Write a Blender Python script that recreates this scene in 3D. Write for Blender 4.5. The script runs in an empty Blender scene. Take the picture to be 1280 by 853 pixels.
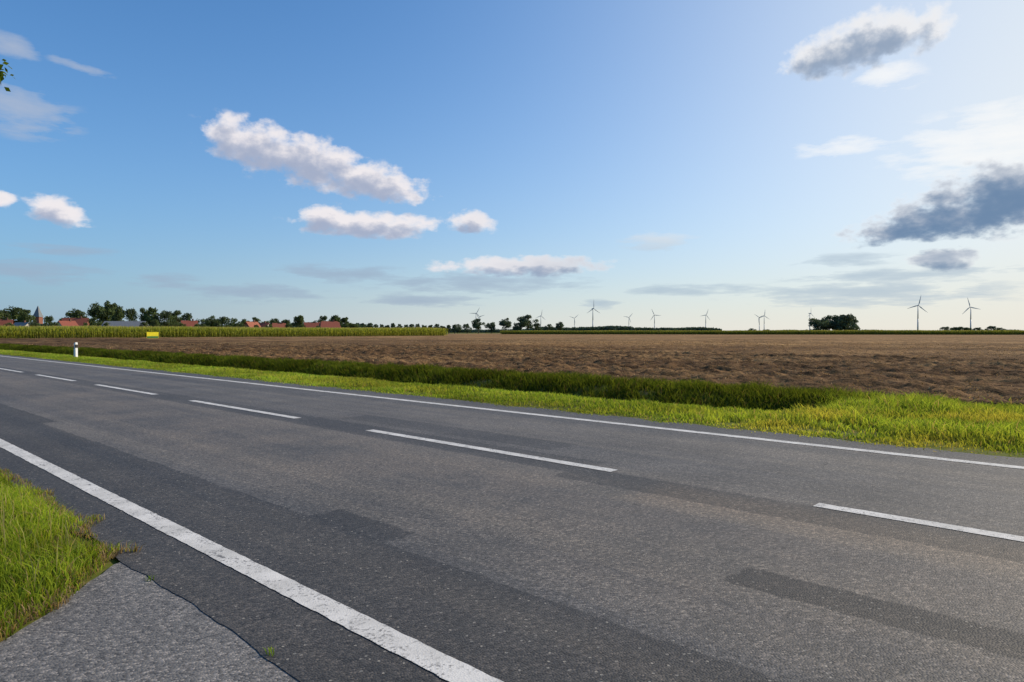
import bpy, math, random
import numpy as np
from mathutils import Vector, Matrix

random.seed(7)
rng = np.random.default_rng(7)
scene = bpy.context.scene
scene.view_settings.view_transform = 'Standard'
scene.view_settings.look = 'None'
scene.view_settings.exposure = 0
COL = scene.collection
TH = math.radians(47.0)          # heading of the road (turned to the left of +Y)
EYE = 1.5
SUN_B, SUN_E = math.radians(70), math.radians(32)

def sstep(a, b, x):
    t = np.clip((np.asarray(x, float) - a) / (b - a), 0, 1)
    return t * t * (3 - 2 * t)

def vnoise(x, y, seed=0):
    x = np.asarray(x, float); y = np.asarray(y, float)
    xi = np.floor(x); yi = np.floor(y); fx = x - xi; fy = y - yi
    fx = fx * fx * (3 - 2 * fx); fy = fy * fy * (3 - 2 * fy)
    def h(a, b):
        v = np.sin(a * 12.9898 + b * 78.233 + seed * 37.719) * 43758.5453
        return v - np.floor(v)
    return (h(xi, yi) * (1 - fx) + h(xi + 1, yi) * fx) * (1 - fy) + (h(xi, yi + 1) * (1 - fx) + h(xi + 1, yi + 1) * fx) * fy

def fnoise(x, y, seed=0, o=4):
    s = 0; a = 1; n = 0
    for i in range(o):
        s = s + a * vnoise(x * 2 ** i, y * 2 ** i, seed + i * 5); n += a; a *= .5
    return s / n

def road_to_world(d, t):
    return d * math.cos(TH) - t * math.sin(TH), d * math.sin(TH) + t * math.cos(TH)

# ---------------------------------------------------------------- materials
class NT:
    def __init__(s, tree):
        s.t = tree; s.n = tree.nodes; s.l = tree.links
    def new(s, typ, **kw):
        n = s.n.new(typ)
        for k, v in kw.items(): setattr(n, k, v)
        return n
    def put(s, sock, v):
        if isinstance(v, bpy.types.NodeSocket): s.l.new(v, sock)
        else: sock.default_value = v
    def m(s, op, a, b=None, c=None, clamp=False):
        n = s.new('ShaderNodeMath', operation=op, use_clamp=clamp)
        s.put(n.inputs[0], a)
        if b is not None: s.put(n.inputs[1], b)
        if c is not None: s.put(n.inputs[2], c)
        return n.outputs[0]
    def ramp(s, x, a, b, c=0.0, d=1.0, smooth=True):
        n = s.new('ShaderNodeMapRange', interpolation_type='SMOOTHSTEP' if smooth else 'LINEAR')
        for i, v in enumerate((x, a, b, c, d)): s.put(n.inputs[i], v)
        return n.outputs[0]
    def mix(s, f, a, b, typ='MIX'):
        n = s.new('ShaderNodeMix', data_type='RGBA', blend_type=typ)
        s.put(n.inputs[0], f)
        s.put(n.inputs[6], a if isinstance(a, bpy.types.NodeSocket) else (*a, 1))
        s.put(n.inputs[7], b if isinstance(b, bpy.types.NodeSocket) else (*b, 1))
        return n.outputs[2]
    def noise(s, vec, scale, detail=3, rough=.5, dim='3D'):
        n = s.new('ShaderNodeTexNoise', noise_dimensions=dim)
        if vec is not None: s.l.new(vec, n.inputs['Vector'])
        n.inputs['Scale'].default_value = scale
        n.inputs['Detail'].default_value = detail
        n.inputs['Roughness'].default_value = rough
        return n.outputs[0]
    def muladd(s, vec, mul, addv):
        n = s.new('ShaderNodeVectorMath', operation='MULTIPLY_ADD')
        s.l.new(vec, n.inputs[0]); n.inputs[1].default_value = mul; n.inputs[2].default_value = addv
        return n.outputs[0]

def new_mat(name):
    mt = bpy.data.materials.new(name); mt.use_nodes = True
    nt = NT(mt.node_tree); bs = mt.node_tree.nodes['Principled BSDF']
    return mt, nt, bs

def plain(name, col, rough=.8, var=.25, scale=2.0, spec=.3):
    mt, nt, bs = new_mat(name)
    tc = nt.new('ShaderNodeTexCoord').outputs['Object']
    f = nt.ramp(nt.noise(tc, scale, 5), .3, .7)
    c = nt.mix(f, tuple(x * (1 - var) for x in col), tuple(min(1, x * (1 + var)) for x in col))
    nt.put(bs.inputs['Base Color'], c)
    bs.inputs['Roughness'].default_value = rough
    bs.inputs['Specular IOR Level'].default_value = spec
    return mt

def foliage(name, transl=.45, haze=0.0):
    mt = bpy.data.materials.new(name); mt.use_nodes = True
    nt = NT(mt.node_tree); nt.n.clear()
    c = nt.new('ShaderNodeAttribute', attribute_name='Col').outputs['Color']
    if haze: c = nt.mix(haze, c, (.16, .22, .28))  # bluish distance haze mixed into the leaf colour
    d = nt.new('ShaderNodeBsdfDiffuse'); tr = nt.new('ShaderNodeBsdfTranslucent')
    nt.put(d.inputs[0], c); nt.put(tr.inputs[0], nt.mix(1.0, c, (1.5, 1.35, .75), 'MULTIPLY'))
    mx = nt.new('ShaderNodeMixShader'); mx.inputs[0].default_value = transl
    nt.l.new(d.outputs[0], mx.inputs[1]); nt.l.new(tr.outputs[0], mx.inputs[2])
    o = nt.new('ShaderNodeOutputMaterial'); nt.l.new(mx.outputs[0], o.inputs[0])
    return mt

def box_mask(nt, d, t, d0, d1, t0, t1, e=.015):
    dc, dh, tc_, th = (d0 + d1) / 2, (d1 - d0) / 2, (t0 + t1) / 2, (t1 - t0) / 2
    a = nt.m('SUBTRACT', nt.m('ABSOLUTE', nt.m('SUBTRACT', d, dc)), dh)
    b = nt.m('SUBTRACT', nt.m('ABSOLUTE', nt.m('SUBTRACT', t, tc_)), th)
    return nt.ramp(nt.m('MAXIMUM', a, b), -e, e, 1, 0)

def asphalt(name, base=.075, patches=True, tint=(1.03, .98, .91)):
    mt, nt, bs = new_mat(name)
    tc = nt.new('ShaderNodeTexCoord').outputs['Object']
    sep = nt.new('ShaderNodeSeparateXYZ'); nt.l.new(tc, sep.inputs[0])
    wob = nt.m('MULTIPLY', nt.m('SUBTRACT', nt.noise(tc, 5, 4, .65), .5), .12)
    d = nt.m('ADD', sep.outputs[0], wob); t = nt.m('ADD', sep.outputs[1], nt.m('MULTIPLY', wob, 1.6))
    B = tuple(base * x for x in tint)
    mott = nt.noise(tc, .7, 6, .6)
    c = nt.mix(nt.ramp(mott, .3, .7), tuple(x * .84 for x in B), tuple(x * 1.16 for x in B))
    if patches:
        st = nt.noise(nt.muladd(tc, (2.2, .06, 1), (0, 0, 0)), 1.0, 5, .6)
        c = nt.mix(nt.ramp(st, .35, .68), nt.mix(1.0, c, (.80, .80, .82), 'MULTIPLY'), nt.mix(1.0, c, (1.24, 1.17, 1.08), 'MULTIPLY'))
        br = nt.m('MULTIPLY', box_mask(nt, d, t, 3.4, 5.6, -30, 60, .5), nt.ramp(mott, .35, .65))
        c = nt.mix(nt.m('MULTIPLY', br, .4), c, (.14, .113, .086))
        br2 = box_mask(nt, d, t, 5.2, 5.9, -1.5, 3.4, .25)
        c = nt.mix(nt.m('MULTIPLY', br2, .55), c, (.18, .14, .10))
        boxes = [(1.0, 2.9, -40, 300, .52), (2.9, 3.2, 3.95, 4.95, .52), (2.9, 3.12, 13.2, 60, .52),
                 (3.83, 4.17, -20, 1.85, .42), (5.45, 6.0, -30, 4.5, .58), (5.7, 6.4, 4.5, 80, .64),
                 (6.6, 7.2, 5.5, 10.2, .68), (8.3, 8.7, 14, 26, .78), (3.3, 4.3, 19, 24, .8), (9.45, 10.5, -80, 300, .8)]
        for d0, d1, t0, t1, k in boxes:
            mk = box_mask(nt, d, t, d0, d1, t0, t1)
            c = nt.mix(mk, c, nt.mix(1.0, c, (k, k * 1.01, k * 1.03), 'MULTIPLY'))
        sm = nt.m('MULTIPLY', box_mask(nt, d, t, 2.892, 2.908, -40, 90, .006), nt.ramp(nt.noise(tc, 1.3, 3), .45, .6))
        c = nt.mix(nt.m('MULTIPLY', sm, .6), c, (.02, .02, .02))
    nz = nt.new('ShaderNodeTexNoise'); nt.l.new(tc, nz.inputs['Vector']); nz.inputs['Scale'].default_value = 6; nz.inputs['Detail'].default_value = 3
    sc = nt.new('ShaderNodeVectorMath', operation='MULTIPLY_ADD'); nt.l.new(nz.outputs['Color'], sc.inputs[0]); sc.inputs[1].default_value = (.25,) * 3; nt.l.new(tc, sc.inputs[2])
    v = nt.new('ShaderNodeTexVoronoi', feature='DISTANCE_TO_EDGE', voronoi_dimensions='2D'); nt.l.new(sc.outputs[0], v.inputs['Vector'])
    v.inputs['Scale'].default_value = .8
    ck = nt.m('MULTIPLY', nt.ramp(v.outputs['Distance'], .0, .006, 1, 0), nt.ramp(nt.noise(tc, .9, 2), .54, .64))
    c = nt.mix(nt.m('MULTIPLY', ck, .8), c, (.012, .012, .012))
    vg = nt.new('ShaderNodeTexVoronoi', voronoi_dimensions='2D'); nt.l.new(tc, vg.inputs['Vector']); vg.inputs['Scale'].default_value = 80
    sv = nt.new('ShaderNodeSeparateColor'); nt.l.new(vg.outputs['Color'], sv.inputs[0])
    c = nt.mix(nt.m('MULTIPLY', nt.ramp(sv.outputs[0], .55, 1.0), .8), c, nt.mix(1.0, c, (2.6, 2.45, 2.3), 'MULTIPLY'))
    c = nt.mix(nt.m('MULTIPLY', nt.ramp(sv.outputs[1], .5, 1.0), .8), c, nt.mix(1.0, c, (.33, .33, .34), 'MULTIPLY'))
    vs = nt.new('ShaderNodeTexVoronoi', voronoi_dimensions='2D'); nt.l.new(tc, vs.inputs['Vector']); vs.inputs['Scale'].default_value = 28
    ss = nt.new('ShaderNodeSeparateColor'); nt.l.new(vs.outputs['Color'], ss.inputs[0])
    spk = nt.m('MULTIPLY', nt.m('GREATER_THAN', ss.outputs[2], .94), nt.ramp(vs.outputs['Distance'], .12, .26, 1, 0))
    c = nt.mix(nt.m('MULTIPLY', spk, .6), c, (.36, .33, .28))
    nt.put(bs.inputs['Base Color'], c)
    bs.inputs['Roughness'].default_value = .7; bs.inputs['Specular IOR Level'].default_value = .45
    bp = nt.new('ShaderNodeBump'); bp.inputs['Strength'].default_value = .6; bp.inputs['Distance'].default_value = .005
    nt.l.new(nt.m('MULTIPLY', vg.outputs['Distance'], -1.0), bp.inputs['Height']); nt.l.new(bp.outputs[0], bs.inputs['Normal'])
    return mt

def paint_mat():
    mt, nt, bs = new_mat('road_paint')
    tc = nt.new('ShaderNodeTexCoord').outputs['Object']
    c = nt.mix(nt.ramp(nt.noise(tc, 2.5, 6, .65), .3, .7), (.50, .48, .44), (.68, .655, .61))
    vg = nt.new('ShaderNodeTexVoronoi', voronoi_dimensions='2D'); nt.l.new(tc, vg.inputs['Vector']); vg.inputs['Scale'].default_value = 95
    sv = nt.new('ShaderNodeSeparateColor'); nt.l.new(vg.outputs['Color'], sv.inputs[0])
    wr = nt.m('MULTIPLY', nt.ramp(sv.outputs[0], .62, .9), nt.ramp(nt.noise(tc, 6, 4, .7), .38, .62))
    c = nt.mix(nt.m('MULTIPLY', wr, .8), c, (.09, .085, .08))
    c = nt.mix(nt.ramp(nt.noise(nt.muladd(tc, (1, .4, 1), (0, 0, 0)), 14, 5, .75), .60, .68), c, (.14, .13, .12))
    nt.put(bs.inputs['Base Color'], c); bs.inputs['Roughness'].default_value = .6
    bp = nt.new('ShaderNodeBump'); bp.inputs['Strength'].default_value = .4; bp.inputs['Distance'].default_value = .003
    nt.l.new(vg.outputs['Distance'], bp.inputs['Height']); nt.l.new(bp.outputs[0], bs.inputs['Normal'])
    return mt

def ground_mat():
    mt, nt, bs = new_mat('grass_soil')
    tc = nt.new('ShaderNodeTexCoord').outputs['Object']
    a = nt.mix(nt.ramp(nt.noise(tc, .8, 6, .65), .3, .7), (.07, .09, .014), (.13, .15, .025))
    c = nt.mix(nt.ramp(nt.noise(tc, 9, 5, .7), .5, .66), a, (.19, .13, .07))
    nt.put(bs.inputs['Base Color'], c); bs.inputs['Roughness'].default_value = 1; bs.inputs['Specular IOR Level'].default_value = .1
    return mt

def field_mat():
    mt, nt, bs = new_mat('tilled_soil')
    tc = nt.new('ShaderNodeTexCoord').outputs['Object']
    sep = nt.new('ShaderNodeSeparateXYZ'); nt.l.new(tc, sep.inputs[0])
    far = nt.ramp(sep.outputs[0], 18, 120, 0, 1)
    soil = nt.mix(nt.ramp(nt.noise(tc, 1.4, 6, .7), .35, .65), (.042, .023, .011), (.14, .077, .036))
    straw = nt.mix(nt.ramp(nt.noise(tc, .25, 4), .35, .65), (.32, .19, .082), (.45, .28, .125))
    f1 = nt.ramp(nt.noise(tc, 8, 5, .75), .53, .63)
    rows = nt.noise(nt.muladd(tc, (1.9, .05, 1), (0, 0, 0)), 1.0, 4, .6)
    big = nt.noise(nt.muladd(tc, (.16, .03, 1), (0, 0, 0)), 1.0, 5, .6)
    cov = nt.m('ADD', nt.m('MULTIPLY', f1, .38), nt.m('ADD', nt.m('MULTIPLY', nt.ramp(rows, .44, .58), .42), nt.m('MULTIPLY', far, .42)))
    cov = nt.m('MULTIPLY', cov, nt.ramp(big, .38, .62, .28, 1.1), clamp=True)
    c = nt.mix(cov, soil, straw)
    nt.put(bs.inputs['Base Color'], c); bs.inputs['Roughness'].default_value = 1; bs.inputs['Specular IOR Level'].default_value = .08
    bp = nt.new('ShaderNodeBump'); bp.inputs['Strength'].default_value = 1.0; bp.inputs['Distance'].default_value = .14
    nt.l.new(nt.noise(tc, 4, 5, .7), bp.inputs['Height']); nt.l.new(bp.outputs[0], bs.inputs['Normal'])
    return mt

M_ROAD = asphalt('road_asphalt', .093)
M_PATH = asphalt('path_asphalt', .125, False, (1.03, .98, .92))
M_PAINT = paint_mat(); M_GROUND = ground_mat(); M_FIELD = field_mat()
M_GRASS = foliage('grass_blades', .5)
M_MAIZE = foliage('maize_leaves', .45)
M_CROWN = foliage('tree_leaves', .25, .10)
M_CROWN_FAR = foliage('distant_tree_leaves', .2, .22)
M_STRAW = foliage('straw_bits', .15)
M_BARK = plain('bark', (.07, .055, .04), .95)

# ---------------------------------------------------------------- mesh helpers
def raw_mesh(name, V, loops, sizes, cols=None, mat=None):
    me = bpy.data.meshes.new(name)
    V = np.ascontiguousarray(V, dtype=np.float32); loops = np.ascontiguousarray(loops, dtype=np.int32); sizes = np.asarray(sizes, dtype=np.int32)
    me.vertices.add(len(V)); me.vertices.foreach_set('co', V.ravel())
    me.loops.add(len(loops)); me.loops.foreach_set('vertex_index', loops)
    me.polygons.add(len(sizes))
    st = np.concatenate([[0], np.cumsum(sizes)[:-1]]).astype(np.int32)
    me.polygons.foreach_set('loop_start', st)
    try: me.polygons.foreach_set('loop_total', sizes)
    except Exception: pass
    me.update(calc_edges=True)
    if cols is not None:
        at = me.color_attributes.new('Col', 'FLOAT_COLOR', 'POINT')
        c4 = np.ones((len(V), 4), np.float32); c4[:, :3] = cols
        at.data.foreach_set('color', c4.ravel())
    if mat: me.materials.append(mat)
    me.validate()
    return me

def add(name, me, parent=None, loc=(0, 0, 0), rz=0.0, **props):
    o = bpy.data.objects.new(name, me); COL.objects.link(o)
    o.location = loc; o.rotation_euler = (0, 0, rz)
    if parent: o.parent = parent
    for k, v in props.items(): o[k] = v
    return o

def blades(name, P, h, w, lean, col, mat, rz=TH, **props):
    N = len(P); a = rng.uniform(0, math.pi, N); b = rng.uniform(0, 2 * math.pi, N)
    W = np.stack([np.cos(a), np.sin(a), np.zeros(N)], 1) * w[:, None] * .5
    L = np.stack([np.cos(b), np.sin(b), np.zeros(N)], 1) * (h * lean * rng.uniform(.1, 1, N))[:, None]
    U = np.zeros((N, 3)); U[:, 2] = h
    V = np.empty((N, 5, 3))
    V[:, 0] = P - W; V[:, 1] = P + W
    Mi = P + U * .55 + L * .35
    V[:, 2] = Mi - W * .8; V[:, 3] = Mi + W * .8
    V[:, 4] = P + U * (1 - .25 * min(lean, 1.5)) + L
    base = np.arange(N)[:, None] * 5
    loops = (base + np.array([0, 1, 3, 2, 2, 3, 4])[None]).ravel()
    sizes = np.tile([4, 3], N)
    C = np.empty((N, 5, 3)); C[:] = col[:, None, :]
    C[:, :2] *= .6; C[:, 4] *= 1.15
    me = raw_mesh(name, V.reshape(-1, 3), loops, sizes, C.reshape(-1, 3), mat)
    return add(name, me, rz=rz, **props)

def boxes_mesh(name, bl, mat):
    V = []; F = []
    for (x0, x1, y0, y1, z0, z1) in bl:
        b = len(V)
        V += [(x0, y0, z0), (x1, y0, z0), (x1, y1, z0), (x0, y1, z0), (x0, y0, z1), (x1, y0, z1), (x1, y1, z1), (x0, y1, z1)]
        F += [tuple(b + i for i in f) for f in ((0, 3, 2, 1), (4, 5, 6, 7), (0, 1, 5, 4), (1, 2, 6, 5), (2, 3, 7, 6), (3, 0, 4, 7))]
    me = bpy.data.meshes.new(name); me.from_pydata(V, [], F); me.materials.append(mat); me.update(); return me

def tubes(name, segs, mat, n=8):
    V = []; F = []
    for p0, p1, r0, r1 in segs:
        p0 = Vector(p0); p1 = Vector(p1); q = (p1 - p0).to_track_quat('Z', 'Y'); b = len(V)
        for p, r in ((p0, r0), (p1, r1)):
            for i in range(n):
                a = 2 * math.pi * i / n
                V.append(tuple(p + q @ Vector((r * math.cos(a), r * math.sin(a), 0))))
        for i in range(n): F.append((b + i, b + (i + 1) % n, b + n + (i + 1) % n, b + n + i))
        F.append(tuple(b + i for i in range(n))[::-1]); F.append(tuple(b + n + i for i in range(n)))
    me = bpy.data.meshes.new(name); me.from_pydata(V, [], F); me.materials.append(mat)
    for p in me.polygons: p.use_smooth = len(p.vertices) == 4
    me.update(); return me

def grid(name, D, T, zf, mat, jag=None):
    dd, tt = np.meshgrid(D, T, indexing='ij')
    dj = dd.copy()
    if jag is not None: dj = jag(dd, tt)
    V = np.stack([dj, tt, zf(dj, tt)], -1).reshape(-1, 3)
    nD, nT = len(D), len(T)
    i = np.arange(nD - 1)[:, None] * nT + np.arange(nT - 1)[None]
    loops = np.stack([i, i + nT, i + nT + 1, i + 1], -1).reshape(-1)
    return raw_mesh(name, V, loops, np.full((nD - 1) * (nT - 1), 4), None, mat)

# ---------------------------------------------------------------- terrain
prof_d = np.array([9.6, 10.2, 12.0, 12.6, 13.4, 13.9, 15.0, 15.5, 16.1])
prof_z = np.array([0, .02, .0, -.10, -.62, -.62, -.02, .06, .02])
def zground(d, t):
    z = np.interp(d, prof_d, prof_z, left=0, right=.02)
    f = sstep(4.0, 5.6, t + .8 * (fnoise(np.asarray(t) * .0 + 3, d, 9) - .5))
    flat = np.interp(d, [9.6, 10.2, 16.1], [0, .02, .02], left=0, right=.02)
    n = (fnoise(np.asarray(d) * 1.3, np.asarray(t) * 1.3, 4) - .5) * .10 * sstep(10.0, 10.6, d)
    n2 = (fnoise(np.asarray(d) * 1.3, np.asarray(t) * 1.3, 8) - .5) * .06 * sstep(1.2, .8, d) * (np.asarray(t) > 3)
    return -.012 + flat * (1 - f) + z * f + n * sstep(400, 100, np.abs(t)) + n2 * sstep(60, 20, np.abs(d))

D = np.concatenate([[-9000, -2000, -400, -100, -30, -10], np.arange(-5, 2, .35), [3, 6, 9.5], np.arange(9.7, 17, .16), [20, 40, 120, 400, 1500, 9000]])
T = np.concatenate([[-9000, -2000, -400, -120, -50], np.arange(-20, 40, .25), np.arange(40, 110, 1.0), [120, 150, 200, 300, 600, 2000, 9000]])
add('ground', grid('ground', D, T, lambda d, t: zground(d, t), M_GROUND), rz=TH, kind='structure')

def road_jag(d, t):
    n = (fnoise(t * 1.7, d * 0 + 1, 11, 5) - .5)
    return np.where(d < 1.6, d + n * .12, np.where(d > 10.0, d + n * .35, d))
D = np.array([1.52, 2, 3, 4, 5, 6, 7, 8, 9, 10.02]); T = np.concatenate([[-800, -200, -60], np.arange(-20, 60, .06), np.arange(60, 200, 2), [300, 600, 2500]])
add('road', grid('road', D, T, lambda d, t: 0.010 + 0 * d + .0 * t, M_ROAD, road_jag), rz=TH, kind='structure')

def strip(name, d0, d1, t0, t1, z=.0142):
    n = max(2, int((min(t1, 60) - max(t0, -20)) / .05))
    T = np.linspace(max(t0, -20), min(t1, 60), n)
    if t1 > 60: T = np.append(T, [120, t1])
    if t0 < -20: T = np.insert(T, 0, t0)
    D = np.array([d0, (d0 + d1) / 2, d1])
    def jag(d, t):
        s = np.where(d < (d0 + d1) / 2 - .001, 1, np.where(d > (d0 + d1) / 2 + .001, -1, 0))
        return d + s * (fnoise(t * 14, d * 9, 3) - .45) * .018
    add(name, grid(name, D, T, lambda d, t: z + 0 * d, M_PAINT, jag), rz=TH, kind='structure')

strip('road_edge_line', 1.925, 2.08, -200, 2000)
strip('road_edge_line', 9.17, 9.34, -200, 2000)
DC = 6.07
for i in range(-3, 22):
    if i == 0: t0, t1 = -2.0, .344 * 6.05
    else:
        t0 = (.344 + (i - 1) * 1.08 + .344 + .0) * 6.05; t1 = (.344 + i * 1.08) * 6.05
        if i < 0: t0 = t1 - 4.45
    strip('road_centre_line', DC - .075, DC + .075, t0, t1)

pe_d = np.array([-40, -6, -2, -.6, .1, .72, 1.2, 1.56]); pe_t = np.array([2.9, 3.0, 3.2, 3.5, 3.75, 4.12, 4.55, 5.0])
def path_edge(d): return np.interp(d, pe_d, pe_t)
Dp = np.concatenate([[-60, -20], np.arange(-6, 1.5, .05), [1.5, 1.55]])
def mk_path():
    S = np.linspace(0, 1, 12); dd, ss = np.meshgrid(Dp, S, indexing='ij')
    te = path_edge(dd) + (fnoise(dd * 2.2, dd * 0, 21, 5) - .5) * .22
    tt = -5.0 + (te + 5.0) * ss
    dj = np.where(dd > 1.49, dd + .12, dd)
    V = np.stack([dj, tt, np.full_like(dd, .006)], -1).reshape(-1, 3)
    nT = len(S); i = np.arange(len(Dp) - 1)[:, None] * nT + np.arange(nT - 1)[None]
    return raw_mesh('path', V, np.stack([i, i + nT, i + nT + 1, i + 1], -1).reshape(-1), np.full((len(Dp) - 1) * (nT - 1), 4), None, M_PATH)
add('path', mk_path(), rz=TH, kind='structure')

def zfield(d, t):
    near = sstep(170, 60, d)
    z = .07 + (fnoise(d * 1.5, t * 1.5, 31, 5) - .45) * .34 * near + (vnoise(d * 4.5, t * 4.5, 33) - .5) * .11 * near
    return z + .045 * np.sin(d * 2 * math.pi / 1.5 + 2 * vnoise(t * .3, d * .3, 35)) * near - .13 * sstep(16.8, 15.9, d)
g1 = np.arange(15.9, 42, .10); g2 = 42 * np.power(1.028, np.arange(1, 88))
t1 = np.arange(-8, 55, .11); tneg = -8 - 1.0 * np.cumsum(np.power(1.13, np.arange(0, 30))); tpos = 55 + .4 * np.cumsum(np.power(1.08, np.arange(0, 55)))
add('field', grid('field', np.concatenate([g1, g2]), np.concatenate([tneg[::-1], t1, tpos]), zfield, M_FIELD,
    lambda d, t: np.where(d < 15.95, d + (fnoise(t * .9, t * 0, 41) - .5) * .7, d)), rz=TH, kind='structure')

# ---------------------------------------------------------------- grass
def gcol(n, a, b, dry=.08, bias=0.0):
    k = rng.uniform(0, 1, n)[:, None]
    c = np.array(a) * (1 - k) + np.array(b) * k
    m = rng.uniform(0, 1, n) < dry
    c[m] = np.array([.38, .30, .13]) * rng.uniform(.6, 1.1, (m.sum(), 1))
    return c

def verge(N, dlo, dhi, t_of, name, h0, h1, wmul, A, B, dry):
    u = rng.uniform(0, 1, N)
    t = -6 + 16 * (np.exp(u * math.log(9)) - 1)
    if t_of: t = t_of(u)
    d = rng.uniform(dlo, dhi, N)
    clump = fnoise(d * 1.6, t * 1.6, 51)
    keep = rng.uniform(0, 1, N) < sstep(.2, .5, clump) + .25
    edge = rng.uniform(9.75, 10.25, N) + (fnoise(t * 1.7, t * 0 + 1, 11, 5) - .5) * .6
    keep &= d > edge
    d, t, clump = d[keep], t[keep], clump[keep]; n = len(d)
    h = (h0 + (h1 - h0) * clump * rng.uniform(.4, 1.2, n))
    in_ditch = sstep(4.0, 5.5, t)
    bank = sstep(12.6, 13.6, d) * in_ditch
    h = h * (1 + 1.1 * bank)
    rough = 1 - in_ditch
    tall = 1 + 1.3 * rough * sstep(10.4, 12, d) * sstep(.35, .65, fnoise(d * .9, t * .9, 53))
    h = h * tall
    h *= .35 + .65 * sstep(9.8, 11.3, d)
    w = (.006 + .0006 * (t + 12)) * wmul * rng.uniform(.6, 1.3, n)
    P = np.stack([d, t, zground(d, t) - .01], 1)
    c = gcol(n, A, B, dry)
    patch = fnoise(d * .7, t * .45, 61)[:, None]
    c = c * (.4 + 1.2 * patch)
    c *= (1 - .68 * bank)[:, None]  # darker long grass; shade of the ditch bank is put into its colour
    yel = (sstep(.44, .68, fnoise(d * .9, t * .5, 71)) * (.4 + .6 * rough) * (1 - bank))[:, None]
    c = c * (1 - .65 * yel) + np.array([.44, .38, .07]) * .65 * yel
    return blades(name, P, h, w, .8, c, M_GRASS, kind='stuff')

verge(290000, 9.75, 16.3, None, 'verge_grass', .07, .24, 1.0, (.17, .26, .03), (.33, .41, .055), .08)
verge(60000, 9.9, 16.3, lambda u: 95 + u * 160, 'distant_verge_grass', .10, .3, .7, (.17, .26, .03), (.32, .39, .055), .07)

N = 150000
d = rng.uniform(-3.2, 1.85, N); t = 3.2 + 9.5 * rng.uniform(0, 1, N) ** 1.25
ed = path_edge(d) + (fnoise(d * 3, t * 0, 22) - .5) * .3 - .06
cl = fnoise(d * 2.2, t * 2.2, 81)
lim = 1.62 + (fnoise(t * 2.3, t * 0 + 5, 82) - .5) * .4
k = (t > ed) & (d < lim) & (rng.uniform(0, 1, N) < .25 + sstep(.25, .55, cl))
d, t, cl, ed, lim = d[k], t[k], cl[k], ed[k], lim[k]; n = len(d)
din = np.minimum(t - ed, lim - d)
h = (.05 + .27 * cl * rng.uniform(.3, 1.25, n)) * (.35 + .65 * sstep(0, .35, din))
c = gcol(n, (.14, .22, .02), (.32, .39, .04), .10) * (.35 + 1.2 * fnoise(d * 1.5, t * 1.5, 83)[:, None])
dry = (rng.uniform(0, 1, n) < .7 * sstep(.24, 0, din))
c[dry] = np.array([.36, .26, .14]) * rng.uniform(.5, 1.1, (dry.sum(), 1))
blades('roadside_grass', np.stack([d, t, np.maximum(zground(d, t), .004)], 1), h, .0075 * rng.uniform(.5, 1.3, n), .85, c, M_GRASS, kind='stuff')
N = 900
d = rng.uniform(-2.5, 1.4, N); t = 3.6 + 7 * rng.uniform(0, 1, N); k = (t > path_edge(d) + .2)
d, t = d[k], t[k]; n = len(d)
blades('grass_stalks', np.stack([d, t, np.zeros(n)], 1), rng.uniform(.25, .42, n), np.full(n, .006), .35, gcol(n, (.35, .35, .10), (.45, .36, .16), .3), M_GRASS, kind='stuff')

def weed(d, t, n, hh, label):
    x, y = road_to_world(d, t)
    P = np.stack([rng.normal(0, .012, n), rng.normal(0, .012, n), np.full(n, .012)], 1)
    o = blades('weed', P, rng.uniform(.4, 1, n) * hh, np.full(n, .006), .8, gcol(n, (.12, .22, .02), (.25, .35, .04), .05), M_GRASS, rz=0)
    o.location = (x, y, 0); o['label'] = label; o['category'] = 'weed'; o['group'] = 'weeds in the asphalt seam'
weed(1.53, 2.95, 9, .07, 'small green weed growing from the asphalt crack')
weed(1.50, 4.35, 8, .05, 'tiny grass tuft in the crack beside the road')

N = 70000
u = rng.uniform(0, 1, N); d = 16 + 75 * u ** 1.9; t = -8 + 95 * rng.uniform(0, 1, N) ** 1.3
k = rng.uniform(0, 1, N) < sstep(.35, .65, fnoise(d * .7, t * .3, 91)) + .10
d, t = d[k], t[k]; n = len(d); k2 = rng.uniform(.3, 1.1, (n, 1))
dist = d + .5 * np.maximum(t, 0)
blades('straw_litter', np.stack([d, t, zfield(d, t) - .005], 1), rng.uniform(.03, .10, n), (.012 + .0006 * dist) * rng.uniform(.6, 1.3, n), 1.4,
       np.array([.54, .36, .18]) * k2, M_STRAW, kind='stuff')
N = 9000
d = rng.uniform(15.6, 17.2, N); t = -6 + 70 * rng.uniform(0, 1, N) ** 1.4
k = rng.uniform(0, 1, N) < sstep(17.3, 15.8, d) * sstep(.4, .6, fnoise(d * 1.2, t * .8, 93)); d, t = d[k], t[k]; n = len(d)
blades('field_margin_weeds', np.stack([d, t, np.full(n, .0)], 1), rng.uniform(.08, .28, n), np.full(n, .02), .8, gcol(n, (.12, .2, .02), (.26, .32, .05), .3), M_GRASS, kind='stuff')

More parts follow.
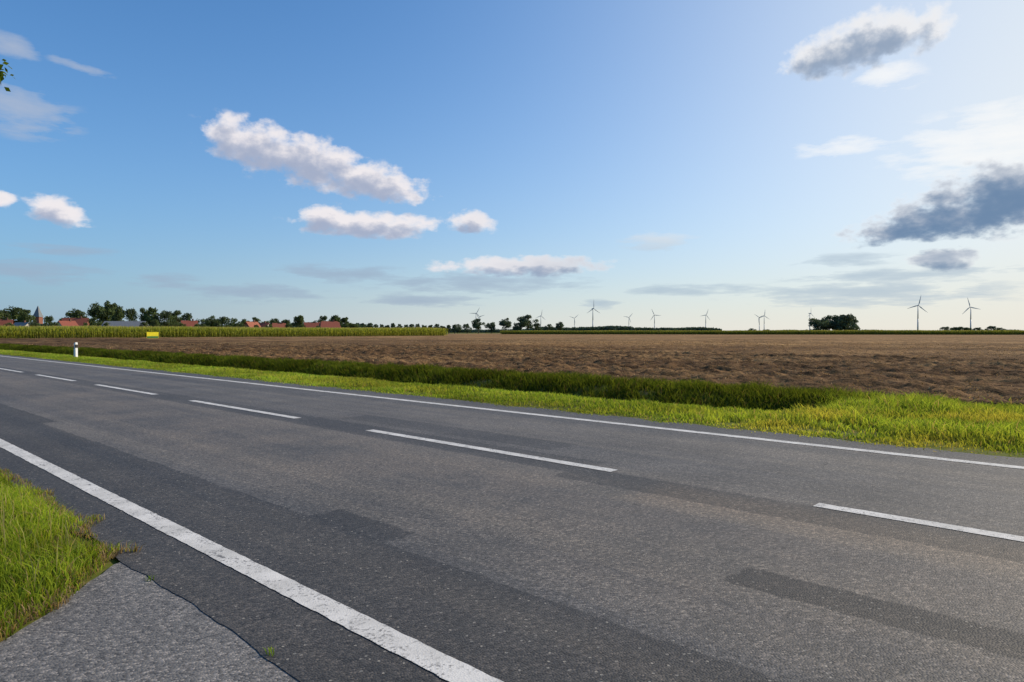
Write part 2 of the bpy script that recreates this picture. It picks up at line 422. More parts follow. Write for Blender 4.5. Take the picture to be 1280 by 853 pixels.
# ---------------------------------------------------------------- maize
def maize(name, A, B, depth, rows_n, H, extra, A_col, B_col, step=.3):
    A = np.array(A, float); B = np.array(B, float); L = np.linalg.norm(B - A); u = (B - A) / L; nrm = np.array([-u[1], u[0]])
    if nrm[1] < 0: nrm = -nrm
    s_l = []; q_l = []
    for r in range(rows_n):
        s = np.arange(0, L, step); s_l.append(s + rng.normal(0, .08, len(s))); q_l.append(np.full(len(s), r * .75) + rng.normal(0, .08, len(s)))
    s_l.append(rng.uniform(0, L, extra)); q_l.append(rng.uniform(0, depth, extra))
    s = np.concatenate(s_l); q = np.concatenate(q_l); n = len(s)
    Hh = H * (.82 + .28 * fnoise(s * .05, q * .05, 101)) * rng.uniform(.93, 1.07, n)
    K = 8
    base = A[None] + s[:, None] * u + q[:, None] * nrm
    V = np.empty((n, K, 5, 3)); C = np.empty((n, K, 5, 3))
    for j in range(K):
        if j == K - 1:
            z0 = np.zeros(n); z1 = Hh * 1.06; a = rng.uniform(0, math.pi, n); w = .05
            off = np.zeros((n, 2)); col = np.array([.34, .31, .11]) * rng.uniform(.8, 1.2, (n, 1))
        else:
            z0 = Hh * (.12 + .11 * j); z1 = z0 + Hh * .22; a = rng.uniform(0, 2 * math.pi, n); w = .10
            off = np.stack([np.cos(a), np.sin(a)], 1) * .5 * rng.uniform(.6, 1.2, (n, 1))
            k = rng.uniform(0, 1, (n, 1)); col = np.array(A_col) * (1 - k) + np.array(B_col) * k
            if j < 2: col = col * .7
        Wv = np.zeros((n, 3)); Wv[:, 0] = -np.sin(a) * w * .5; Wv[:, 1] = np.cos(a) * w * .5
        P0 = np.zeros((n, 3)); P0[:, :2] = base; P0[:, 2] = z0
        P1 = P0.copy(); P1[:, :2] += off * .5; P1[:, 2] = z1
        P2 = P0.copy(); P2[:, :2] += off; P2[:, 2] = z1 - (Hh * .08 if j < K - 1 else -Hh * .03)
        V[:, j, 0] = P0 - Wv; V[:, j, 1] = P0 + Wv; V[:, j, 2] = P1 - Wv; V[:, j, 3] = P1 + Wv; V[:, j, 4] = P2
        C[:, j] = col[:, None, :]
    N = n * K
    loops = (np.arange(N)[:, None] * 5 + np.array([0, 1, 3, 2, 2, 3, 4])[None]).ravel()
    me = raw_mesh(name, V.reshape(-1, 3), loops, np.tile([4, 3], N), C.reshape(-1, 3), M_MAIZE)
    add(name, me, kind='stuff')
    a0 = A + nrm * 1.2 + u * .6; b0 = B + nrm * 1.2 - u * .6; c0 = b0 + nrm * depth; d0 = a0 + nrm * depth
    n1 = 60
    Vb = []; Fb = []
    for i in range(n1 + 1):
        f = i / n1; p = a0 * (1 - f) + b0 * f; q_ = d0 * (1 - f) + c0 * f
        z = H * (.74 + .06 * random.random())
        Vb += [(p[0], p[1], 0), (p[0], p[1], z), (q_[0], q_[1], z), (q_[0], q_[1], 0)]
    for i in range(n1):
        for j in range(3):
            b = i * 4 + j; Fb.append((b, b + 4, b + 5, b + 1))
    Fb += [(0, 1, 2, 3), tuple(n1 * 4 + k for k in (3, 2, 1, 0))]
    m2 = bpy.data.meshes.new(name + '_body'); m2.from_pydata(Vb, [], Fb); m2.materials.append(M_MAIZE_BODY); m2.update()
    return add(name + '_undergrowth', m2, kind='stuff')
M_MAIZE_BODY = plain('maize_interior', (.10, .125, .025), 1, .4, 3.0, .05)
maize('maize_field', (-125, 116), (-24, 256), 90, 8, 2.75, 16000, (.20, .26, .035), (.38, .42, .07))
maize('distant_maize_field', (-7, 405), (380, 288), 60, 4, 2.25, 9000, (.11, .15, .025), (.20, .24, .04), .5)

# ---------------------------------------------------------------- trees
def crown_arrays(seed, shape='round', nclump=26, nleaf=85):
    r = np.random.default_rng(seed); P = []; Nn = []; C = []
    for i in range(nclump):
        for _ in range(50):
            p = r.uniform(-1, 1, 3)
            if np.linalg.norm(p) < 1: break
        if shape == 'round':
            z = 6.0 + p[2] * 3.1; rad = 3.5 * (1 - .25 * max(p[2], 0)); cr = r.uniform(.9, 1.6)
        elif shape == 'tall':
            z = 5.6 + p[2] * 3.8; rad = 2.2 * (1 - .45 * max(p[2], 0)); cr = r.uniform(.7, 1.2)
        else:
            z = 4.9 + p[2] * 4.0; rad = 3.9 * (1 - .3 * max(p[2], 0)); cr = r.uniform(1.0, 1.7)
        c = np.array([p[0] * rad, p[1] * rad, z])
        v = r.normal(0, 1, (nleaf, 3)); v /= np.linalg.norm(v, axis=1)[:, None]
        q = c + v * cr * r.uniform(.55, 1.12, (nleaf, 1)) * np.array([1, 1, .8])
        tone = r.uniform(.6, 1.3); k = r.uniform(0, 1, (nleaf, 1))
        col = (np.array([.04, .066, .014]) * (1 - k) + np.array([.11, .135, .024]) * k) * tone
        P.append(q); Nn.append(v + r.normal(0, .6, (nleaf, 3))); C.append(col)
    return np.concatenate(P), np.concatenate(Nn), np.concatenate(C), r

def leaf_mesh(name, P, Nn, C, ls, mat, r):
    n = len(P); Nn = Nn / np.linalg.norm(Nn, axis=1)[:, None]
    a = np.cross(Nn, r.normal(0, 1, (n, 3))); a /= np.linalg.norm(a, axis=1)[:, None]; b = np.cross(Nn, a)
    s = ls * r.uniform(.5, 1.25, (n, 1))
    V = np.stack([P - a * s, P + b * s * .6, P + a * s, P - b * s * .6], 1)
    return raw_mesh(name, V.reshape(-1, 3), np.arange(n * 4), np.full(n, 4), np.repeat(C, 4, 0), mat)

def trunk_segs(seed, tall=10, r0=.32):
    r = random.Random(seed); s = [((0, 0, -.2), (0.1, 0, 2.2), r0, r0 * .75), ((.1, 0, 2.2), (.0, .1, 5.0), r0 * .75, r0 * .45), ((0, .1, 5), (.1, 0, 7.8), r0 * .45, .05)]
    for i in range(7):
        a = r.uniform(0, 6.28); z = r.uniform(2.2, 5.5); l = r.uniform(1.4, 2.6)
        m = (.05 + math.cos(a) * l * .5, math.sin(a) * l * .5, z + l * .4)
        s.append(((.05, 0, z), m, r0 * .35, r0 * .22)); s.append((m, (math.cos(a) * l, math.sin(a) * l, z + l * 1.0), r0 * .22, .03))
    return s
VAR = {}
for shp, cnt in (('round', 4), ('tall', 3), ('bush', 3)):
    for i in range(cnt):
        P, Nn, C, r = crown_arrays(100 + i * 7 + len(shp), shp)
        VAR[(shp, i)] = (leaf_mesh('crown', P, Nn, C, .36, M_CROWN, r), leaf_mesh('crown', P, Nn, C, .40, M_CROWN_FAR, r), tubes('trunk', trunk_segs(i), M_BARK, 6))

def tree(bearing, dist, top, width, shp, label, group=None, far=False, name='tree'):
    b = math.radians(bearing); e = bpy.data.objects.new(name, None); COL.objects.link(e)
    e.empty_display_size = .5
    e.location = (math.sin(b) * dist, math.cos(b) * dist, 0); e.rotation_euler = (0, 0, random.uniform(0, 6.28))
    i = random.randrange(4 if shp == 'round' else 3)
    cr, crf, tr = VAR[(shp, i)]
    base_w = {'round': 8.2, 'tall': 5.2, 'bush': 9.0}[shp]; sw = width / base_w; sh = top / 9.6
    e.scale = (sw, sw * random.uniform(.9, 1.1), sh)
    e['label'] = label; e['category'] = 'tree'
    if group: e['group'] = group
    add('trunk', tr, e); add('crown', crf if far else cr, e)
    return e

def survey(off, up, wid, dist_y, shp, label, group, far=False):
    x = off / 853 * dist_y; b = math.degrees(math.atan2(x, dist_y)); R = math.hypot(x, dist_y)
    return tree(b, R, up / 853 * dist_y + EYE, wid / 853 * dist_y, shp, label, group, far)
GV = 'village trees beyond the maize field'
LBLS = {'round': 'round dark green broadleaf tree beyond the maize field', 'tall': 'tall narrow dark green tree beyond the maize field', 'bush': 'dense bushy green tree beyond the maize field'}
village = [(-638, 28, 26, 'round'), (-622, 33, 36, 'round'), (-606, 29, 20, 'round'), (-578, 22, 16, 'bush'), (-560, 21, 16, 'bush'), (-545, 30, 26, 'round'), (-530, 23, 18, 'bush'),
    (-511, 40, 30, 'round'), (-499, 37, 22, 'tall'), (-491, 34, 22, 'round'), (-476, 32, 20, 'bush'), (-462, 31, 20, 'round'), (-448, 32, 20, 'tall'), (-434, 29, 22, 'bush'),
    (-418, 28, 20, 'round'), (-406, 26, 16, 'bush'), (-388, 18, 20, 'bush'), (-373, 21, 21, 'round'), (-359, 21, 20, 'bush'), (-346, 19, 18, 'bush'), (-334, 17, 16, 'round'),
    (-322, 19, 15, 'round'), (-309, 17, 16, 'bush'), (-296, 18, 17, 'round'), (-283, 17, 15, 'bush'), (-266, 24, 16, 'tall'), (-252, 16, 16, 'bush'), (-236, 21, 18, 'round'), (-220, 22, 20, 'round'), (-208, 19, 14, 'tall'), (-198, 14, 14, 'bush')]
for off, up, w, s in village:
    survey(off, up, w, random.uniform(430, 520), s, LBLS[s], GV)
for off, up, w, s in [(-628, 13, 14, 'bush'), (-596, 15, 12, 'round'), (-571, 14, 13, 'bush'), (-532, 13, 12, 'bush'), (-521, 19, 15, 'round'), (-515, 14, 12, 'bush'), (-506, 15, 12, 'bush'), (-458, 14, 13, 'bush'), (-446, 17, 14, 'round'), (-432, 15, 15, 'bush'),
    (-421, 17, 13, 'bush'), (-412, 14, 12, 'bush'), (-393, 13, 12, 'bush'), (-382, 12, 12, 'bush'), (-366, 14, 12, 'bush'), (-352, 11, 13, 'bush'), (-338, 12, 12, 'bush'), (-319, 10, 9, 'bush'), (-303, 12, 12, 'bush'), (-279, 11, 12, 'bush'), (-262, 12, 11, 'bush'), (-242, 10, 9, 'bush'), (-206, 10, 11, 'bush')]:
    survey(off, up, w, random.uniform(350, 372), s, 'low leafy garden tree between houses and maize', 'garden trees in front of the village')
for i in range(17):
    survey(-193 + i * 7.6 + random.uniform(-1, 1), 12 - i * .16 + random.uniform(-1, 1), 8.5, 560 + random.uniform(-8, 8), random.choice(['tall', 'tall', 'bush']), 'small dark tree in a long roadside row', 'row of small trees along a distant lane', True)
for off, up, w, s in [(-68, 11, 12, 'bush'), (-56, 11, 14, 'bush'), (-42, 17, 17, 'round'), (-26, 15, 15, 'bush'), (-8, 18, 17, 'round'), (6, 13, 14, 'bush'), (20, 22, 25, 'round'), (31, 12, 14, 'bush'), (46, 11, 13, 'bush'), (60, 13, 15, 'round')]:
    survey(off, up, w, random.uniform(560, 620), s, 'dark green tree at the far end of the ploughed field', 'trees at the far end of the field', True)
for off, up, w in [(383, 21, 28), (397, 23, 26), (418, 24, 32), (408, 23, 26), (426, 18, 18)]:
    survey(off, up, w, random.uniform(430, 445), 'bush', 'dense dark green tree in an isolated clump behind the field', 'isolated clump of trees', True)
for off, up, w in [(543, 7, 16), (556, 8, 16), (568, 7, 14), (583, 6, 12), (598, 8, 15), (610, 6, 14), (300, 5, 12), (318, 4, 12)]:
    survey(off, up, w, 900, 'bush', 'low distant tree on the horizon', 'distant horizon trees', True)

def wood(name, off0, off1, Y, h0, n):
    x = rng.uniform(off0, off1, n) / 853 * Y; y = Y + rng.uniform(-15, 40, n)
    hh = h0 * (.35 + .9 * fnoise(x * .02, x * 0, 111, 4))
    z = rng.uniform(0, 1, n) * hh
    P = np.stack([x, y, z], 1); k = rng.uniform(.6, 1.3, (n, 1))
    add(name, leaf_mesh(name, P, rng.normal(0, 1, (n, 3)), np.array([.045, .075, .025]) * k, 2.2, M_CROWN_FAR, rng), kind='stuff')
wood('distant_wood', 30, 260, 1300, 11, 15000)
wood('distant_wood', -120, 30, 1100, 7, 7000)
wood('distant_wood', 260, 720, 1700, 6, 16000)
wood('village_hedge', -720, -190, 540, 8.5, 30000)

rt = bpy.data.objects.new('tree', None); COL.objects.link(rt); rt.location = (-11.78, 8.4, 0)
rt['label'] = 'roadside tree with one leafy branch reaching over the verge'; rt['category'] = 'tree'
bx, by, bz = 3.72, 2.45, 5.62
segs = trunk_segs(5, r0=.22) + [((.05, 0, 4.6), (1.8, 1.1, 5.4), .06, .035), ((1.8, 1.1, 5.4), (bx - .3, by - .2, bz), .035, .006)]
add('trunk', tubes('trunk', segs, M_BARK, 8), rt)
P, Nn, C, r = crown_arrays(77, 'tall', 22, 260)
P[:, :2] *= .85
L2 = r.normal(0, 1, (150, 3)) * np.array([.15, .12, .12]) + np.array([bx - .2, by - .05, bz])
P = np.concatenate([P, L2]); Nn = np.concatenate([Nn, r.normal(0, 1, (150, 3))]); C = np.concatenate([C * 1.6, np.tile([.08, .12, .015], (150, 1))])
add('crown', leaf_mesh('crown', P, Nn, C, .06, M_GRASS, r), rt)

# ---------------------------------------------------------------- houses
M_BRICK = plain('red_brick_wall', (.22, .09, .06), .9, .25, 3); M_RENDER = plain('pale_render_wall', (.5, .46, .4), .9, .1, 1)
M_TILE_R = plain('red_roof_tiles', (.22, .065, .042), .8, .25, 4); M_TILE_O = plain('orange_roof_tiles', (.29, .095, .055), .8, .25, 4); M_TILE_G = plain('grey_roof_sheet', (.16, .17, .18), .6, .15, 2)
M_GLASS = plain('window_glass', (.03, .04, .05), .15, .1, 1, .6); M_DOOR = plain('door_wood', (.08, .05, .03), .6); M_FRAME = plain('chimney_brick', (.14, .07, .05), .9)
def house(off, Y, L, W, eave, ridge, rot, wall, roof, label, hip=.0, name='house', chimney=True, nwin=4):
    x = off / 853 * Y
    e = bpy.data.objects.new(name, None); COL.objects.link(e); e.location = (x, Y, 0); e.rotation_euler = (0, 0, math.radians(rot))
    e['label'] = label; e['category'] = 'barn' if name == 'barn' else 'house'; e['group'] = 'village houses beyond the maize field'
    hl, hw = L / 2, W / 2
    V = [(-hl, -hw, 0), (hl, -hw, 0), (hl, hw, 0), (-hl, hw, 0), (-hl, -hw, eave), (hl, -hw, eave), (hl, hw, eave), (-hl, hw, eave), (-hl, 0, ridge - .15), (hl, 0, ridge - .15)]
    F = [(0, 1, 5, 4), (2, 3, 7, 6), (1, 2, 6, 9, 5), (3, 0, 4, 8, 7), (4, 5, 9, 8), (6, 7, 8, 9)]
    me = bpy.data.meshes.new('wall'); me.from_pydata(V, [], F); me.materials.append(wall); add('wall', me, e)
    o = .5; rl = hl + o; s = (ridge - eave) / hw; ze = eave - s * o; h = hip * hw
    V = []; 
    for dz in (0.05, .30):
        V += [(-rl, -hw - o, ze + dz), (rl, -hw - o, ze + dz), (rl, hw + o, ze + dz), (-rl, hw + o, ze + dz), (-rl + h, 0, ridge + dz), (rl - h, 0, ridge + dz)]
    F = []
    for b, fl in ((0, 1), (6, 0)):
        fs = [(0, 1, 5, 4), (2, 3, 4, 5)] + ([(1, 2, 5), (3, 0, 4)] if hip else [])
        for f in fs: F.append(tuple(b + i for i in (f[::-1] if fl else f)))
    for a, c in ((0, 1), (2, 3)): F.append((a, c, c + 6, a + 6))
    for a, c in ((0, 4), (4, 3), (1, 5), (5, 2)) if not hip else ((1, 2), (3, 0)): F.append((a, c, c + 6, a + 6))
    me = bpy.data.meshes.new('roof'); me.from_pydata(V, [], F); me.materials.append(roof); r = add('roof', me, e)
    if chimney:
        add('chimney', boxes_mesh('chimney', [(hl * .35, hl * .35 + .8, -.4, .4, ridge - .8, ridge + 1.2), (hl * .35 - .08, hl * .35 + .88, -.48, .48, ridge + 1.2, ridge + 1.35)], M_FRAME), r)
    wm = boxes_mesh('window', [(-.6, .6, -.04, .03, 0, 1.3)], M_GLASS)
    for i in range(nwin):
        xx = -hl + (i + .5) * L / nwin
        if i == nwin // 2: add('door', boxes_mesh('door', [(-.5, .5, -.05, .03, 0, 2.1)], M_DOOR), e, (xx, -hw - .01, .05))
        else: add('window', wm, e, (xx, -hw - .01, 1.1))
    for sg in (-1, 1):
        add('window', wm, e, (sg * (hl + .01), 0, eave - .2), math.pi / 2 * sg)
    return e
H = house
H(-545, 400, 13, 9, 4.0, 9.4, 12, M_BRICK, M_TILE_R, 'brick house with a brown-red gabled roof behind the maize')
H(-556, 385, 9, 8, 3.5, 7.4, 70, M_RENDER, M_TILE_R, 'pale gabled cottage with red roof behind the maize')
H(-483, 370, 20, 12, 3.6, 7.0, 8, M_RENDER, M_TILE_G, 'long low barn with a grey sheet roof', name='barn', chimney=False, nwin=5)
H(-636, 390, 9, 8, 3.5, 8.2, 20, M_BRICK, M_TILE_R, 'brick house with red tiles at the village edge')
H(-612, 385, 10, 8, 3.0, 6.6, -20, M_RENDER, M_TILE_G, 'pale house with a dark grey roof')
H(-403, 400, 8, 8, 3.6, 7.8, 30, M_BRICK, M_TILE_R, 'small brick house with bright red roof')
H(-325, 405, 8, 7, 3.4, 7.2, 65, M_BRICK, M_TILE_O, 'brick house with orange-red roof and gable end')
H(-312, 420, 8, 7, 3.4, 6.8, -10, M_RENDER, M_TILE_R, 'small house with red roof among trees')
H(-291, 420, 7, 6, 3.4, 6.6, 20, M_BRICK, M_TILE_O, 'small orange-roofed house among trees')
H(-250, 400, 8, 7, 3.2, 6.8, 20, M_BRICK, M_TILE_R, 'low red-roofed house partly hidden by trees')
H(-228, 385, 11, 9, 3.4, 7.2, 25, M_BRICK, M_TILE_R, 'broad red-roofed brick house beside the maize field', hip=.35)

ch = bpy.data.objects.new('church', None); COL.objects.link(ch); Yc = 620; ch.location = (-592 / 853 * Yc, Yc, 0)
ch['label'] = 'village church tower with a dark pointed spire'; ch['category'] = 'church'
add('tower', boxes_mesh('tower', [(-2.6, 2.6, -2.6, 2.6, 0, 15)], M_BRICK), ch)
me = bpy.data.meshes.new('spire'); me.from_pydata([(-3, -3, 15), (3, -3, 15), (3, 3, 15), (-3, 3, 15), (0, 0, 25.5)], [], [(0, 1, 4), (1, 2, 4), (2, 3, 4), (3, 0, 4), (0, 3, 2, 1)]); me.materials.append(M_TILE_G)
add('spire', me, ch)
add('nave', boxes_mesh('nave', [(2.65, 18, -4, 4, 0, 8)], M_BRICK), ch)

# ---------------------------------------------------------------- wind turbines
M_TURB = plain('turbine_paint', (.42, .44, .46), .5, .05, .1)
def blade_mesh():
    V = []; F = []; n = 10; st = [(1.2, 1.0, .95), (4, 1.1, .7), (9, 1.9, .4), (20, 1.4, .25), (32, .8, .12), (40, .25, .05)]
    for z, c, th in st:
        for i in range(n):
            a = 2 * math.pi * i / n; V.append((math.cos(a) * c + (c * .35 if z > 5 else 0), math.sin(a) * th, z))
    for k in range(len(st) - 1):
        for i in range(n): F.append((k * n + i, k * n + (i + 1) % n, (k + 1) * n + (i + 1) % n, (k + 1) * n + i))
    F.append(tuple(range(n))[::-1]); F.append(tuple((len(st) - 1) * n + i for i in range(n)))
    me = bpy.data.meshes.new('blade'); me.from_pydata(V, [], F); me.materials.append(M_TURB)
    for p in me.polygons: p.use_smooth = True
    return me
BL = blade_mesh()
TW = tubes('tower', [((0, 0, 0), (0, 0, 50), 2.6, 2.0), ((0, 0, 50), (0, 0, 97), 2.0, 1.3)], M_TURB, 16)
NA = tubes('nacelle', [((0, -4.5, 98.5), (0, -3, 98.5), 1.2, 2.0), ((0, -3, 98.5), (0, 5, 98.5), 2.0, 2.0), ((0, 5, 98.5), (0, 7.5, 98.5), 2.0, 1.1)], M_TURB, 12)
HB = tubes('hub', [((0, 1.6, 0), (0, -.6, 0), 1.6, 1.7), ((0, -.6, 0), (0, -2.4, 0), 1.7, .3)], M_TURB, 12)
def turbine(off, up, rot, yaw):
    Y = 97 * 853 / up; x = off / 853 * Y
    e = bpy.data.objects.new('wind_turbine', None); COL.objects.link(e); e.location = (x, Y, 0)
    e.rotation_euler = (0, 0, -math.atan2(x, Y) + math.radians(yaw))
    e['label'] = 'pale three-bladed wind turbine standing beyond the fields'; e['category'] = 'wind turbine'; e['group'] = 'wind farm on the horizon'
    add('tower', TW, e); add('nacelle', NA, e); hb = add('rotor_hub', HB, e, (0, -6.2, 98.5))
    for i in range(3):
        b = add('blade', BL, hb); b.rotation_euler = (0, math.radians(rot + i * 120), 0)
for off, up, rot, yaw in [(-45, 23, 30, 20), (-40, 19, 75, -30), (36, 20, 10, 25), (78, 17, 50, -10), (101, 29, 0, 35), (146, 18, 40, 10), (178, 21, 95, -15), (242, 21, 20, 30), (309, 18, 65, -20), (315, 20, 5, 15), (372, 23, 0, 60), (507, 33, 12, 15), (573, 31, 105, -25)]:
    turbine(off, up, rot, yaw)

# ---------------------------------------------------------------- delineator post and roadside board
M_WHITE = plain('white_plastic', (.75, .75, .73), .5, .08, 6); M_BLACK = plain('black_plastic', (.02, .02, .02), .5, .1); M_REFL = plain('reflector', (.6, .6, .62), .2, .05, 10, .8)
M_YEL = plain('yellow_paint', (.80, .66, .02), .5, .08); M_GREEN = plain('green_paint', (.03, .16, .05), .5, .08); M_STEEL = plain('galvanised_steel', (.35, .36, .37), .45, .1)
def prism(name, z0, z1, w0, w1, dp, slant0, slant1, mat, grow=0):
    V = []
    for z, w, s in ((z0, w0, slant0), (z1, w1, slant1)):
        w = w / 2 + grow; d = dp / 2 + grow
        for x, y in ((-w, -d), (w, -d), (w * .9, d * .2), (w * .35, d), (-w * .35, d), (-w * .9, d * .2)):
            V.append((x, y, z + s * x / w))
    F = [tuple(range(6))[::-1], tuple(range(6, 12))] + [(i, (i + 1) % 6, 6 + (i + 1) % 6, 6 + i) for i in range(6)]
    me = bpy.data.meshes.new(name); me.from_pydata(V, [], F); me.materials.append(mat); return me
px, py = road_to_world(11.4, 44.3)
dp = bpy.data.objects.new('delineator_post', None); COL.objects.link(dp); dp.location = (px, py, -.02); dp.rotation_euler = (0, 0, TH - math.radians(75)); dp.scale = (1.25, 1.25, .95)
dp['label'] = 'white roadside delineator post with slanted black band'; dp['category'] = 'road post'
add('post', prism('post', 0, .95, .15, .12, .12, 0, .03, M_WHITE), dp)
add('band', prism('band', .62, .82, .131, .125, .12, .03, .03, M_BLACK, .003), dp)
add('reflector', boxes_mesh('reflector', [(-.025, .025, -.075, -.064, .645, .80)], M_REFL), dp)

Yb = 140
sb = bpy.data.objects.new('roadside_board', None); COL.objects.link(sb); sb.location = (-449 / 853 * Yb, Yb, 0); sb.rotation_euler = (0, 0, math.radians(48))
sb['label'] = 'small yellow board with green lower strip on posts beside the maize'; sb['category'] = 'sign'
add('panel', boxes_mesh('panel', [(-1.15, 1.15, -.03, .03, .2, 1.45)], M_YEL), sb)
add('strip', boxes_mesh('strip', [(-1.1, 1.1, -.045, -.032, .25, .6)], M_GREEN), sb)
for xx in (-.8, .8): add('leg', tubes('leg', [((xx, .07, -.2), (xx, .07, 1.4), .035, .035)], M_STEEL), sb)

# ---------------------------------------------------------------- sky with clouds
w = bpy.data.worlds.new('World'); scene.world = w; w.use_nodes = True
nt = NT(w.node_tree); nt.n.clear()
# azimuth, elevation, half-widths (degrees), slope class
SL = (0.0, -.15, .08)
CL = [(-20.4, 14.2, 4.2, 2.0, 1), (-16.2, 13.3, 4.6, 2.0, 1), (-11.4, 12.1, 4.8, 1.6, 1), (-11.6, 8.7, 6.0, 1.15, 0), (-15.2, 9.2, 2.4, 1.2, 0), (-3.3, 9.1, 1.9, 1.0, 1),
 (-33.5, 8.35, 2.1, 1.0, 1), (-36.9, 8.8, 1.0, .6, 0), (1.0, 5.5, 7.4, .9, 0), (32.2, 5.1, 2.1, .95, 0), (24.9, 20.1, 3.4, 1.6, 2), (28.0, 20.7, 4.8, 1.9, 2),
 (33.0, 7.9, 7.6, 1.5, 2), (36.8, 9.2, 7.4, 2.6, 2)]
WS = [(34.8, 13.0, 6.4, 2.4, 2), (25.6, 13.7, 3.2, .8, 0), (-35.8, 14.8, 3.8, 1.8, 1), (-34.7, 4.1, 4.2, .9, 0), (-27.0, 3.8, 2.4, .65, 0), (-20.6, 3.1, 5.4, .85, 0),
 (-2.4, 4.0, 9.5, 1.0, 0), (-13.8, 4.7, 5.5, .8, 0), (27.0, 2.8, 9.5, 1.1, 0), (29.1, 3.8, 2.6, .7, 0), (25.9, 5.4, 4, .5, 0), (12.0, 7.4, 3.0, .8, 0), (14.5, 3.4, 5.5, .5, 0), (28.5, 18.2, 2.4, 1.2, 1),
 (-7.7, 2.6, 6, .6, 0), (7.3, 2.3, 1.8, .5, 0), (-33.3, 5.7, 3.2, .4, 0), (-32.3, 18.1, 2.2, .4, 1), (-36, 18.6, 1.6, .8, 1), (30, 4.2, 9, .5, 0)]
def density_group(name, lst, solid):
    g = bpy.data.node_groups.new(name, 'ShaderNodeTree')
    g.interface.new_socket('P', in_out='INPUT', socket_type='NodeSocketVector')
    g.interface.new_socket('T', in_out='OUTPUT', socket_type='NodeSocketFloat')
    q = NT(g); gi = q.new('NodeGroupInput'); go = q.new('NodeGroupOutput'); P = gi.outputs[0]
    sp = q.new('ShaderNodeSeparateXYZ'); q.l.new(P, sp.inputs[0])
    PS = [P]
    for k in SL[1:]:
        cb = q.new('ShaderNodeCombineXYZ'); q.l.new(sp.outputs[0], cb.inputs[0])
        q.l.new(q.m('MULTIPLY_ADD', sp.outputs[0], -k, sp.outputs[1]), cb.inputs[1]); PS.append(cb.outputs[0])
    elw = q.m('MULTIPLY', q.m('LOGARITHM', q.m('MAXIMUM', q.m('ADD', sp.outputs[1], 3.5), .1), math.e), 12.0)
    elw = q.m('MULTIPLY_ADD', sp.outputs[1], .75, elw)
    cb = q.new('ShaderNodeCombineXYZ'); q.l.new(sp.outputs[0], cb.inputs[0]); q.l.new(elw, cb.inputs[1])
    m = None
    for az, el, a, b, kc in lst:
        e2 = el - SL[kc] * az
        v = q.muladd(PS[kc], (1 / a, 1 / b, 0), (-az / a, -e2 / b, 0))
        ln = q.new('ShaderNodeVectorMath', operation='LENGTH'); q.l.new(v, ln.inputs[0]); ln = ln.outputs['Value']
        m = ln if m is None else q.m('SMOOTH_MIN', m, ln, .25)
    f = q.m('SUBTRACT', 1.0, m)
    if solid:
        n1 = q.noise(cb.outputs[0], .55, 7, .55, '2D')
        s = q.m('ADD', q.m('MINIMUM', f, .75), q.m('MULTIPLY', q.m('SUBTRACT', n1, .46), 1.5))
        s = q.m('MULTIPLY', s, q.ramp(f, -.35, .0))
    else:
        n2 = q.noise(q.muladd(cb.outputs[0], (.45, 1.2, 1), (3, 7, 0)), .55, 6, .6, '2D')
        s = q.m('MULTIPLY', q.m('ADD', f, q.m('MULTIPLY', q.m('SUBTRACT', n2, .50), 2.6)), q.ramp(f, -.4, .35))
    q.l.new(q.m('MAXIMUM', s, 0.0), go.inputs[0])
    return g
GS = density_group('cloud_thickness', CL, True); GW = density_group('wisp_thickness', WS, False)
tc = nt.new('ShaderNodeTexCoord').outputs['Generated']
sp = nt.new('ShaderNodeSeparateXYZ'); nt.l.new(tc, sp.inputs[0])
az = nt.m('MULTIPLY', nt.m('ARCTAN2', sp.outputs[0], sp.outputs[1]), 57.2958)
el = nt.m('MULTIPLY', nt.m('ARCSINE', sp.outputs[2]), 57.2958)
def at(G, da, de):
    cb = nt.new('ShaderNodeCombineXYZ'); nt.l.new(nt.m('ADD', az, da), cb.inputs[0]); nt.l.new(nt.m('ADD', el, de), cb.inputs[1])
    gn = nt.new('ShaderNodeGroup'); gn.node_tree = G; nt.l.new(cb.outputs[0], gn.inputs[0]); return gn.outputs[0]
T0 = at(GS, 0, 0); T1 = at(GS, .5, .9); W0 = at(GW, 0, 0)
alpha = nt.m('SUBTRACT', 1.0, nt.m('EXPONENT', nt.m('MULTIPLY', nt.m('MULTIPLY', T0, nt.m('ADD', T0, .15)), -8.0)))
occ = nt.m('ADD', nt.m('MULTIPLY', T1, 1.5), nt.m('MULTIPLY', T0, .2))
lit = nt.m('EXPONENT', nt.m('MULTIPLY', occ, -1.0))
high = nt.ramp(el, 12, 17)
lit = nt.ramp(lit, .2, nt.m('SUBTRACT', .92, nt.m('MULTIPLY', high, .12)))
right = nt.ramp(az, -9, 16)
shade = nt.mix(right, (.38, .43, .57), nt.mix(high, (.14, .235, .385), (.29, .37, .50)))
bright = nt.mix(right, (.90, .85, .86), (.95, .94, .94))
core = nt.m('MULTIPLY', nt.m('MULTIPLY', nt.m('SUBTRACT', 1.0, nt.m('EXPONENT', nt.m('MULTIPLY', T0, -2.2))), right), nt.m('SUBTRACT', 1.0, nt.m('MULTIPLY', high, .75)))
litf = nt.m('MULTIPLY', lit, nt.m('SUBTRACT', 1.0, nt.m('MULTIPLY', core, .8)))
ccol = nt.mix(litf, shade, bright)
hz = nt.ramp(el, 1.5, 7, .45, 0)
ccol = nt.mix(hz, ccol, nt.mix(right, (.42, .52, .66), (.60, .68, .74)))
walpha = nt.m('MULTIPLY', nt.m('SUBTRACT', 1.0, nt.m('EXPONENT', nt.m('MULTIPLY', W0, -1.8))), .8)
lowc = nt.ramp(el, 5, 10)
wcol = nt.mix(lowc, nt.mix(right, (.33, .42, .55), (.40, .51, .62)), nt.mix(right, (.44, .50, .62), (.99, .98, .96)))
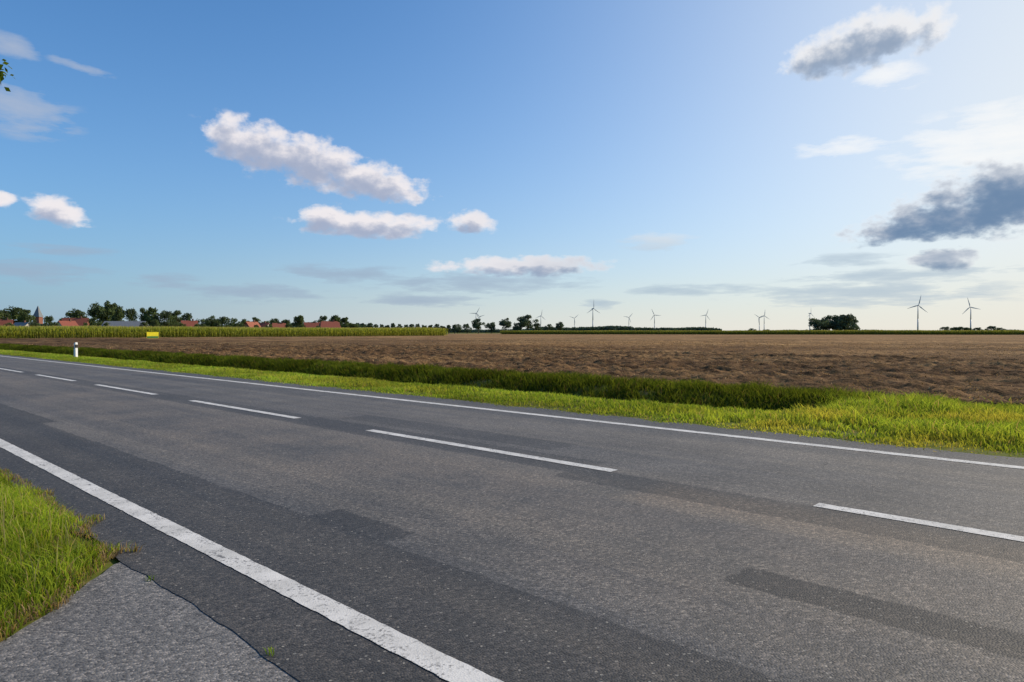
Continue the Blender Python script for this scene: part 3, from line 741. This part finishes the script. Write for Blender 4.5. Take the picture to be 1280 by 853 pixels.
skyn = nt.new('ShaderNodeTexSky', sky_type='NISHITA'); skyn.sun_disc = False
skyn.sun_elevation = SUN_E; skyn.sun_rotation = SUN_B
skyn.air_density = 1.0; skyn.dust_density = .7; skyn.ozone_density = 1.5
graded = nt.mix(1.0, skyn.outputs[0], (.57, 1.15, 1.64), 'MULTIPLY')
bgs = nt.new('ShaderNodeBackground'); bgs.inputs[1].default_value = .10; nt.l.new(graded, bgs.inputs[0])
dt = nt.new('ShaderNodeVectorMath', operation='DOT_PRODUCT'); nt.l.new(tc, dt.inputs[0])
gv = Vector((math.sin(math.radians(54)) * math.cos(math.radians(12)), math.cos(math.radians(54)) * math.cos(math.radians(12)), math.sin(math.radians(12)))); dt.inputs[1].default_value = gv
glow = nt.m('MULTIPLY', nt.m('POWER', nt.m('MAXIMUM', dt.outputs['Value'], 0.0), 4.7), .97)
low = nt.m('MULTIPLY', nt.m('EXPONENT', nt.m('MULTIPLY', nt.m('MAXIMUM', el, 0.0), -.105)), .9)
hazef = nt.m('SUBTRACT', 1.0, nt.m('MULTIPLY', nt.m('SUBTRACT', 1.0, glow), nt.m('SUBTRACT', 1.0, low)))
sunside = nt.ramp(az, -45, 36)
hcol = nt.mix(sunside, (.31, .42, .55), (.86, .87, .84))
hcol = nt.mix(nt.m('MULTIPLY', nt.ramp(el, 0, 9, 1, 0), sunside), hcol, (.85, .80, .71))
bgh = nt.new('ShaderNodeBackground'); nt.l.new(hcol, bgh.inputs[0])
mh = nt.new('ShaderNodeMixShader'); nt.l.new(hazef, mh.inputs[0]); nt.l.new(bgs.outputs[0], mh.inputs[1]); nt.l.new(bgh.outputs[0], mh.inputs[2])
bgw = nt.new('ShaderNodeBackground'); nt.l.new(wcol, bgw.inputs[0])
bgc = nt.new('ShaderNodeBackground'); nt.l.new(ccol, bgc.inputs[0])
mx = nt.new('ShaderNodeMixShader'); nt.l.new(walpha, mx.inputs[0]); nt.l.new(mh.outputs[0], mx.inputs[1]); nt.l.new(bgw.outputs[0], mx.inputs[2])
mx2 = nt.new('ShaderNodeMixShader'); nt.l.new(nt.m('MULTIPLY', alpha, .97), mx2.inputs[0]); nt.l.new(mx.outputs[0], mx2.inputs[1]); nt.l.new(bgc.outputs[0], mx2.inputs[2])
ow = nt.new('ShaderNodeOutputWorld'); nt.l.new(mx2.outputs[0], ow.inputs[0])

# ---------------------------------------------------------------- sun and camera
sl = bpy.data.lights.new('sun', 'SUN'); sl.energy = 5.0; sl.angle = math.radians(.53); sl.color = (1.0, .86, .66)
so = bpy.data.objects.new('sun', sl); COL.objects.link(so)
S = Vector((math.sin(SUN_B) * math.cos(SUN_E), math.cos(SUN_B) * math.cos(SUN_E), math.sin(SUN_E)))
so.rotation_euler = S.to_track_quat('Z', 'Y').to_euler()
cam = bpy.data.cameras.new('camera'); cam.sensor_width = 36; cam.lens = 24; cam.clip_start = .05; cam.clip_end = 30000
co = bpy.data.objects.new('camera', cam); COL.objects.link(co); co.location = (0, 0, EYE); co.rotation_euler = (math.radians(90 - .77), 0, 0)
scene.camera = co
